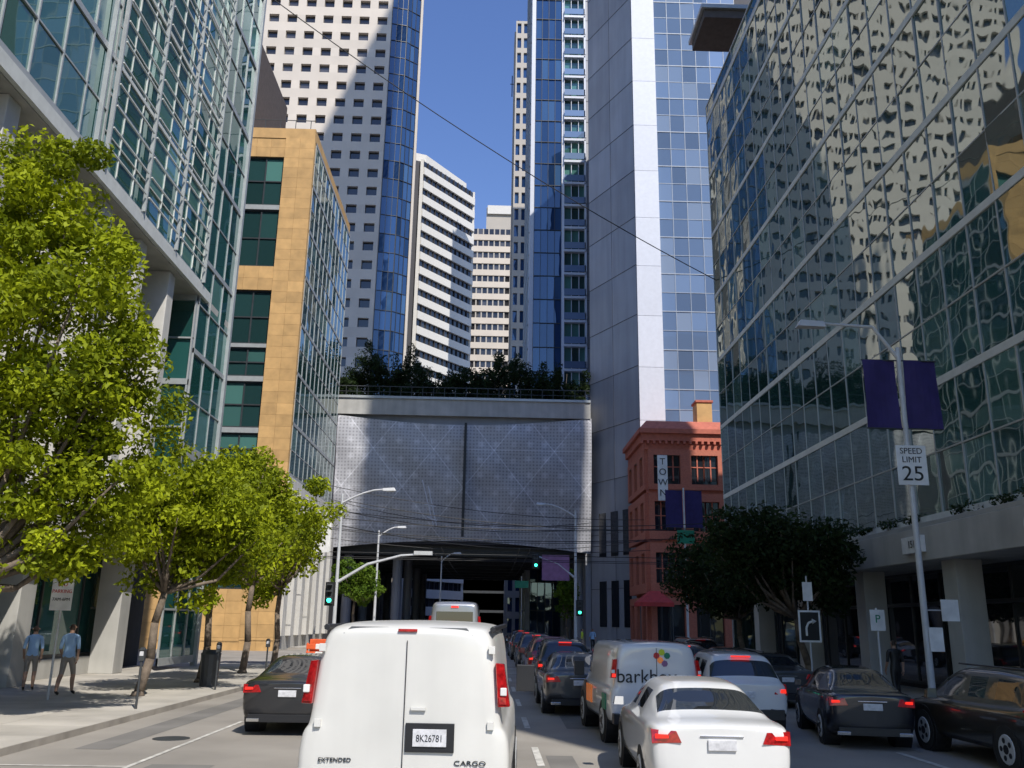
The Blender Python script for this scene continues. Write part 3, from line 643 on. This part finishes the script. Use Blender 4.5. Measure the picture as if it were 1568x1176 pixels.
# ------------------------------------------------------------------ vehicles
def loft(m,st,kinds,paintk,glassk='carglass',dark='black'):
    def sec(s):
        y,z0,w,zs,wr,zr=s
        return [(0,z0),(w*.84,z0),(w*.965,z0+.10),(w,z0+(zs-z0)*.5),(w*.985,zs-.07),(w*.93,zs),(w*.90 if zr-zs>.2 else wr+.05,zs+.03 if zr-zs>.2 else zs+(zr-zs)*.3),
                (wr+.035,zr-.09 if zr-zs>.2 else zs+(zr-zs)*.6),(wr-.09,zr-.012 if zr-zs>.2 else zs+(zr-zs)*.85),(wr*.5,zr),(0,zr+.01)]
    rows=[]; n=11
    for s in st:
        P=sec(s); b=len(m.v); y=s[0]
        for x,z in P: m.v.append((x,y,z))
        for x,z in P[1:-1][::-1]: m.v.append((-x,y,z))
        rows.append(b)
    K=2*n-2
    for r in range(len(st)-1):
        k=kinds[r]
        for i in range(K):
            j=(i+1)%K; a,b=rows[r],rows[r+1]; seg=i if i<n-1 else K-1-i
            mm=paintk
            if seg<=1: mm=dark
            if k=='w' and seg>=7: mm=glassk
            if k=='s' and seg==6: mm=glassk
            m.f.append((a+i,b+i,b+j,a+j)); m.m.append(m.mi(mm)); m.a.append(.5)
    for b,fl in ((rows[0],0),(rows[-1],1)):
        for i in range(n-1):
            R_=lambda q:b+q; L_=lambda q:b+(K-q)%K
            q=[R_(i),R_(i+1),L_(i+1),L_(i)]
            q2=[]; [q2.append(t) for t in q if t not in q2]
            if fl: q2=q2[::-1]
            m.f.append(tuple(q2)); m.m.append(m.mi(dark if i<1 else paintk)); m.a.append(.5)
SED=([(0,.42,.76,.93,.62,.97),(.07,.30,.87,.98,.68,1.02),(.35,.22,.915,1.0,.70,1.05),(.60,.2,.92,1.0,.70,1.07),(1.32,.2,.92,.98,.58,1.40),(1.45,.2,.92,.98,.585,1.425),(2.2,.2,.92,.97,.60,1.45),(2.3,.2,.92,.97,.60,1.45),(2.95,.2,.92,.96,.58,1.42),(3.7,.22,.91,.94,.68,1.0),(4.35,.25,.89,.84,.6,.9),(4.62,.3,.82,.74,.55,.78),(4.72,.4,.7,.66,.5,.68)],
     'bbbwbsbswbbb')
SUV=([(0,.5,.78,1.02,.66,1.06),(.06,.36,.89,1.06,.74,1.11),(.16,.30,.93,1.08,.75,1.16),(.46,.28,.94,1.08,.64,1.60),(.62,.28,.94,1.08,.65,1.66),(1.35,.28,.94,1.06,.67,1.70),(1.45,.28,.94,1.06,.67,1.70),(2.2,.28,.94,1.05,.67,1.70),(2.3,.28,.94,1.05,.67,1.70),(2.95,.28,.94,1.04,.63,1.64),(3.6,.28,.93,1.02,.72,1.10),(4.35,.3,.90,.94,.62,1.0),(4.6,.45,.78,.8,.5,.85)],
     'bbwbsbsbswbb')
VAN=([(0,.45,.93,1.2,.75,2.04),(.05,.40,.985,1.2,.79,2.11),(.3,.38,1.0,1.2,.81,2.15),(1.6,.36,1.0,1.2,.82,2.17),(3.4,.36,1.0,1.2,.82,2.16),(3.5,.36,1.0,1.2,.82,2.15),(4.25,.36,1.0,1.2,.78,2.08),(4.95,.38,.98,1.12,.75,1.35),(5.5,.42,.93,1.0,.7,1.12),(5.65,.55,.85,.85,.6,.95)],
     'bbbbbswbb')
def scale_st(t,sx,sy,sz): return ([(a*sy,b*sz,c*sx,d*sz,e*sx,f*sz) for a,b,c,d,e,f in t[0]],t[1])
def wheels(m,W,ys,r=.33,t=.22):
    for y in ys:
        for s in (-1,1):
            x1=s*(W+.005); x0=s*(W-t)
            m.tube((x0,y,r),(x1,y,r),r,'rubber',r,n=24); m.tube((x1,y,r),(x1+s*.012,y,r),r*.64,'steel',r*.6,n=18); m.tube((x1+s*.012,y,r),(x1+s*.02,y,r),r*.2,'black',n=10)
            for i in range(5):
                a=i*math.tau/5; c=Vector((x1+s*.014,y+math.cos(a)*r*.38,r+math.sin(a)*r*.38)); m.tube(c,c+Vector((s*.004,0,0)),r*.12,'black',n=8)
def arches(m,W,ys,r=.33):
    for y in ys:
        for s in (-1,1): m.tube((s*(W-.3),y,r+.02),(s*(W+.0),y,r+.02),r+.07,'black',n=26)
def vehicle(name,kind,loc,paintk,rot=0,lit=True,scale=(1,1,1),glassk='carglass'):
    g=group(name,loc,rot); g['local']=1
    T={'sedan':SED,'suv':SUV,'van':VAN}[kind]; T=scale_st(T,*scale); sx,sy,sz=scale
    m=MB(); loft(m,T[0],T[1],paintk,glassk); m.build('body',g,local=True,smooth=True,sub=2)
    W_={'sedan':.92,'suv':.94,'van':1.0}[kind]*sx; ys={'sedan':(.95,3.75),'suv':(.85,3.6),'van':(1.2,4.6)}[kind]; ys=[y*sy for y in ys]; r={'sedan':.33,'suv':.36,'van':.38}[kind]
    m=MB(); arches(m,W_-.012,ys,r); wheels(m,W_-.005,ys,r); m.build('wheels',g,local=True)
    m=MB(); rk='red_on' if lit else 'red_off'
    if kind=='sedan':
        for s in (-1,1):
            m.hexa([(s*.86*sx,.05,.78*sz),(s*.50*sx,-.015,.80*sz),(s*.50*sx,.1,.80*sz),(s*.86*sx,.32,.78*sz),(s*.865*sx,.08,.94*sz),(s*.56*sx,.005,.93*sz),(s*.56*sx,.1,.93*sz),(s*.86*sx,.36,.94*sz)],'red_off')
            m.hexa([(s*.82*sx,.025,.84*sz),(s*.66*sx,-.022,.85*sz),(s*.66*sx,.02,.85*sz),(s*.82*sx,.06,.84*sz),(s*.82*sx,.025,.89*sz),(s*.67*sx,-.022,.89*sz),(s*.67*sx,.02,.89*sz),(s*.82*sx,.06,.89*sz)],rk)
            m.box(s*.62*sx-.12,s*.62*sx+.12,-.02,.1,.27*sz,.33*sz,'chrome')
            m.hexa([(s*.93*sx,2.95*sy,.98*sz),(s*1.08*sx,2.97*sy,.98*sz),(s*1.08*sx,3.1*sy,.98*sz),(s*.93*sx,3.12*sy,.98*sz),(s*.93*sx,2.95*sy,1.1*sz),(s*1.06*sx,2.97*sy,1.1*sz),(s*1.06*sx,3.1*sy,1.08*sz),(s*.93*sx,3.12*sy,1.08*sz)],paintk)
        m.box(-.17,.17,-.028,.03,.72*sz,.84*sz,'plate'); m.box(-.26,.26,-.015,.02,.87*sz,.885*sz,'chrome'); m.box(-.72*sx,.72*sx,-.01,.1,.26,.40,'black')
        m.box(-.15,.15,.70*sy,.74*sy,1.06*sz,1.085*sz,rk)
        m.box(-.6*sx,.6*sx,.018,.03,.66*sz,.668*sz,'black')
    elif kind=='suv':
        for s in (-1,1):
            m.hexa([(s*.90*sx,.06,.86*sz),(s*.60*sx,-.0,.88*sz),(s*.60*sx,.1,.88*sz),(s*.90*sx,.3,.86*sz),(s*.895*sx,.12,1.08*sz),(s*.66*sx,.05,1.06*sz),(s*.66*sx,.2,1.06*sz),(s*.89*sx,.38,1.08*sz)],'red_off')
            m.hexa([(s*.87*sx,.035,.90*sz),(s*.74*sx,-.0,.91*sz),(s*.74*sx,.05,.91*sz),(s*.87*sx,.1,.9*sz),(s*.87*sx,.055,.98*sz),(s*.75*sx,.01,.98*sz),(s*.75*sx,.06,.98*sz),(s*.87*sx,.12,.98*sz)],rk)
            m.hexa([(s*.94*sx,2.95*sy,1.05*sz),(s*1.12*sx,2.97*sy,1.05*sz),(s*1.12*sx,3.1*sy,1.05*sz),(s*.94*sx,3.12*sy,1.05*sz),(s*.94*sx,2.95*sy,1.24*sz),(s*1.1*sx,2.97*sy,1.24*sz),(s*1.1*sx,3.1*sy,1.2*sz),(s*.94*sx,3.12*sy,1.2*sz)],paintk)
            m.tube((s*.58*sx,.7*sy,1.71*sz),(s*.60*sx,2.7*sy,1.73*sz),.018,'darksteel',n=6)
        m.box(-.17,.17,-.02,.04,.80*sz,.93*sz,'plate'); m.box(-.8*sx,.8*sx,-.03,.1,.36,.56,'black')
        m.box(-.2,.2,.40*sy,.48*sy,1.60*sz,1.63*sz,rk)
    else:
        for s in (-1,1):
            m.hexa([(s*.975*sx,.04,1.40*sz),(s*.865*sx,-.012,1.40*sz),(s*.865*sx,.1,1.40*sz),(s*.98*sx,.14,1.40*sz),(s*.915*sx,.05,1.78*sz),(s*.835*sx,-.0,1.79*sz),(s*.835*sx,.1,1.79*sz),(s*.92*sx,.14,1.78*sz)],'red_off')
            m.box(s*.92*sx-.035,s*.92*sx+.025,-.012,.03,1.50*sz,1.57*sz,'sign_w'); 
            m.hexa([(s*.95*sx,.01,1.42*sz),(s*.875*sx,-.018,1.42*sz),(s*.875*sx,.0,1.42*sz),(s*.95*sx,.04,1.42*sz),(s*.94*sx,.01,1.49*sz),(s*.87*sx,-.018,1.49*sz),(s*.87*sx,.0,1.49*sz),(s*.94*sx,.04,1.49*sz)],rk)
            a,b=sorted((s*1.0*sx,s*1.25*sx)); m.box(a,b,4.2*sy,4.3*sy,1.25*sz,1.6*sz,'black')
        m.box(-.95*sx,.95*sx,-.14,.08,.42,.60,'black')
    m.build('lamps_and_trim',g,local=True,bevel=.008); return g
g=vehicle('white_cargo_van','van',(-.77,8.7,0),'p_van',rot=math.radians(-2.2),lit=False)
m=MB()
def strip(x0,x1,z0,z1,y=.002,k='black'): m.box(x0,x1,y-.012,y+.012,z0,z1,k)
strip(-.003,.003,.66,1.98,-.003)
m.box(.02,.47,-.02,.02,1.0,1.25,'black'); m.box(.09,.40,-.034,-.02,1.05,1.20,'plate')
for s in (-1,1):
    for z in (.8,1.25,1.92): m.box(s*.80-.03,s*.80+.03,-.012,.02,z-.05,z+.02,'p_van')
m.box(-.09,.09,-.02,.05,2.06,2.085,'red_off'); m.hexa([(-.62,.02,2.035),(.62,.02,2.035),(.62,.06,2.035),(-.62,.06,2.035),(-.55,.06,2.1),(.55,.06,2.1),(.55,.1,2.1),(-.55,.1,2.1)],'darksteel')
for s in (-1,1): m.tube((s*.80,.12,2.09),(s*.83,4.1,2.12),.03,'black',n=6)
m.box(.06,.20,-.03,.0,1.36,1.39,'p_van'); m.build('door_fittings',g,local=True,bevel=.006)
text('EXTENDED',.05,(-.62,-.001,.92),(math.pi/2,0,0),'sign_k',g,sx=1.2); text('CARGO',.06,(.62,-.001,.91),(math.pi/2,0,0),'sign_k',g,sx=1.4)
text('8K26781',.085,(.245,-.036,1.12),(math.pi/2,0,0),'p_navy',g,ext=.002,sx=.8)
vehicle('white_sedan','sedan',(2.83,11.3,0),'p_white',rot=math.radians(-3),scale=(.97,1,1))
g=vehicle('white_delivery_van','van',(3.12,17.1,0),'p_white',rot=math.radians(2),scale=(.88,.8,.865)); m=MB()
m.box(-.004,.004,-.012,.02,.6,1.75,'black')
m.box(-.893,-.872,2.3,3.0,.6,.95,'amber'); m.box(-.893,-.873,.5,.9,.62,.9,'sign_g'); m.box(-.893,-.874,3.05,3.3,.6,1.0,'sign_k')
for i,(x,z,k) in enumerate(((.0,1.62,'sign_r'),(.1,1.68,'vest_y'),(.2,1.62,'sign_g'),(.07,1.54,'amber'),(.15,1.48,'purple'))): m.tube((x,-.012,z),(x,.02,z),.06,k,n=7)
m.build('graphics',g,local=True); text('barkbox',.34,(-.76,-.01,1.24),(math.pi/2,0,0),'sign_k',g,align='LEFT')
vehicle('white_suv','suv',(5.25,18.8,0),'p_white',rot=math.radians(-4),scale=(.93,1,.97))
vehicle('black_sedan','sedan',(-3.85,18.0,0),'p_black',rot=math.radians(1))
vehicle('dark_sedan','sedan',(7.15,17.2,0),'p_navy',rot=math.radians(-10),scale=(.88,.97,.98))
vehicle('dark_suv','suv',(9.15,13.9,0),'p_bronze',lit=False,scale=(1,1,.92))
vehicle('grey_sedan','sedan',(8.3,25.5,0),'p_grey',lit=False)
g=vehicle('tall_van','van',(-1.15,30,0),'p_silver',scale=(.92,1,1.32)); m=MB(); m.box(-.6,.6,-.02,.03,2.0,2.5,'g_dark'); m.box(-.12,.12,-.03,.03,2.62,2.68,'red_on'); m.build('rear_window',g,local=True)
q=[('sedan','p_grey',22.6),('suv','p_black',28.0),('suv','p_red',33.4),('sedan','p_black',38.8),('suv','p_grey',44.4),('sedan','p_black',50),('suv','p_black',56),('sedan','p_white',62),('suv','p_black',70),('sedan','p_red',78)]
for i,(k,p,y) in enumerate(q): vehicle({'sedan':'queued_sedan','suv':'queued_suv'}[k],k,(2.35+random.uniform(-.12,.12),y,0),p,scale=(.97,1,1))
for i,(k,p,y) in enumerate([('sedan','p_black',38),('suv','p_grey',46),('sedan','p_silver',60),('suv','p_black',72),('sedan','p_red',84)]): vehicle({'sedan':'queued_sedan','suv':'queued_suv'}[k],k,(-1.1+random.uniform(-.1,.1),y,0),p)
for i,(k,p,y) in enumerate([('suv','p_grey',25.5),('sedan','p_white',32),('sedan','p_black',38.5)]): vehicle({'sedan':'queued_sedan','suv':'queued_suv'}[k],k,(5.5,y,0),p)
for i,(k,p,y) in enumerate([('sedan','p_black',32),('suv','p_black',38)]): vehicle('parked_car',k,(8.9,y,0),p,lit=False)

# ------------------------------------------------------------------ people
def person(base,rot,shirt,lower,step=.22,bare=True,H=1.76):
    g=group('pedestrian',base,rot); s=H/1.76
    V=[];E=[];Rd=[]
    def v(p,r,par=None):
        V.append(Vector(p)*s); Rd.append((r[0]*s,r[1]*s) if isinstance(r,tuple) else (r*s,r*s)); i=len(V)-1
        if par is not None: E.append((par,i))
        return i
    pel=v((0,0,.95),(.15,.11)); wa=v((0,0,1.12),(.13,.095),pel); ch=v((0,.01,1.30),(.165,.115),wa); sh=v((0,0,1.43),(.12,.08),ch); nk=v((0,.01,1.51),.052,sh); hd0=v((0,.02,1.57),(.066,.07),nk); hd=v((0,.025,1.66),(.078,.095),hd0); ht=v((0,.015,1.74),(.05,.06),hd)
    ends=[]
    for sd in (-1,1):
        a=v((sd*.18,0,1.42),.062,sh); e=v((sd*.23,-.02,1.14),.043,a); w=v((sd*.225,.08*-sd+.08,.90),.029,e); h=v((sd*.22,.10*-sd+.09,.83),(.022,.038),w); ends.append((V[h].copy(),sd))
        hp=v((sd*.095,0,.88),.095,pel); k=v((sd*.10,sd*step*.5+.05,.50),.062,hp); c=v((sd*.10,sd*step*.7-.01,.36),.06,k); an=v((sd*.10,sd*step-.02,.09),.038,c); v((sd*.105,sd*step+.14,.035),(.042,.03),an)
    me=bpy.data.meshes.new('figure'); me.from_pydata([tuple(p) for p in V],E,[]); o=bpy.data.objects.new('figure',me); COL.objects.link(o)
    o.modifiers.new('sk','SKIN'); 
    for i,r in enumerate(Rd): me.skin_vertices[0].data[i].radius=r
    me.skin_vertices[0].data[0].use_root=True
    ss=o.modifiers.new('ss','SUBSURF'); ss.levels=2; ss.render_levels=2
    bpy.context.view_layer.update(); dg=bpy.context.evaluated_depsgraph_get(); nm=bpy.data.meshes.new_from_object(o.evaluated_get(dg)); o.modifiers.clear(); o.data=nm
    nm.materials.clear()
    for k in (shirt,lower,'skin','hair','sign_k'): nm.materials.append(M[k])
    for p in nm.polygons:
        p.use_smooth=True; c=p.center/s; ax=abs(c.x)
        if c.z>1.50: mi=3 if (c.z>1.70 or c.y<-.01 and c.z>1.58) else 2
        elif c.z>.93 and (ax<.19 or c.z>1.12): mi=0
        elif ax>.19 and c.z>.6: mi=2
        elif c.z>(.5 if bare else .1): mi=1
        elif c.z>.1: mi=2
        else: mi=4
        p.material_index=mi
    o.parent=g
    m=MB()
    for h,sd in ends:
        for i,(dy,l) in enumerate(((-.028,.065),(-.01,.08),(.009,.085),(.027,.078))):
            p0=h+Vector((0,dy,-.01)); p1=p0+Vector((-sd*.008,.0,-l*.5)); p2=p1+Vector((-sd*.02,.004,-l*.45)); m.path([p0,p1,p2],.0095,.007,'skin',n=6)
        p0=h+Vector((-sd*.01,.03,.02)); m.path([p0,p0+Vector((-sd*.012,.028,-.03)),p0+Vector((-sd*.016,.032,-.058))],.011,.008,'skin',n=6)
    f=Vector((0,.118,1.65))*s; m.tube(f+Vector((0,-.02,.01)),f+Vector((0,.012,-.015)),.010,'skin',.013,n=6); m.box(f.x-.022,f.x+.022,f.y-.012,f.y-.004,f.z-.052,f.z-.044,'redcloth')
    for sd in (-1,1): m.tube(f+Vector((sd*.03,-.024,.025)),f+Vector((sd*.03,-.012,.025)),.009,'sign_k',n=8); m.tube((sd*.078*s,.02*s,1.65*s),(sd*.092*s,.015*s,1.655*s),.025,'skin',.02,n=8)
    m.build('fingers_and_face',g,local=True,smooth=True); return g
person((-11.2,24.9,.13),0,'shirt','shorts',bare=True,H=1.84)
person((-12.8,26.2,.13),math.radians(20),'shirt','shorts',bare=True,step=.1,H=1.76)
person((-9.6,69,.13),math.radians(90),'vest','shorts',bare=False)
person((7.2,71,.13),math.radians(-90),'vest_y','shorts',bare=False)
person((8.2,72.5,.13),math.radians(180),'shirt','sign_k',bare=False)
person((12,27,.13),0,'sign_k','sign_k',bare=False)
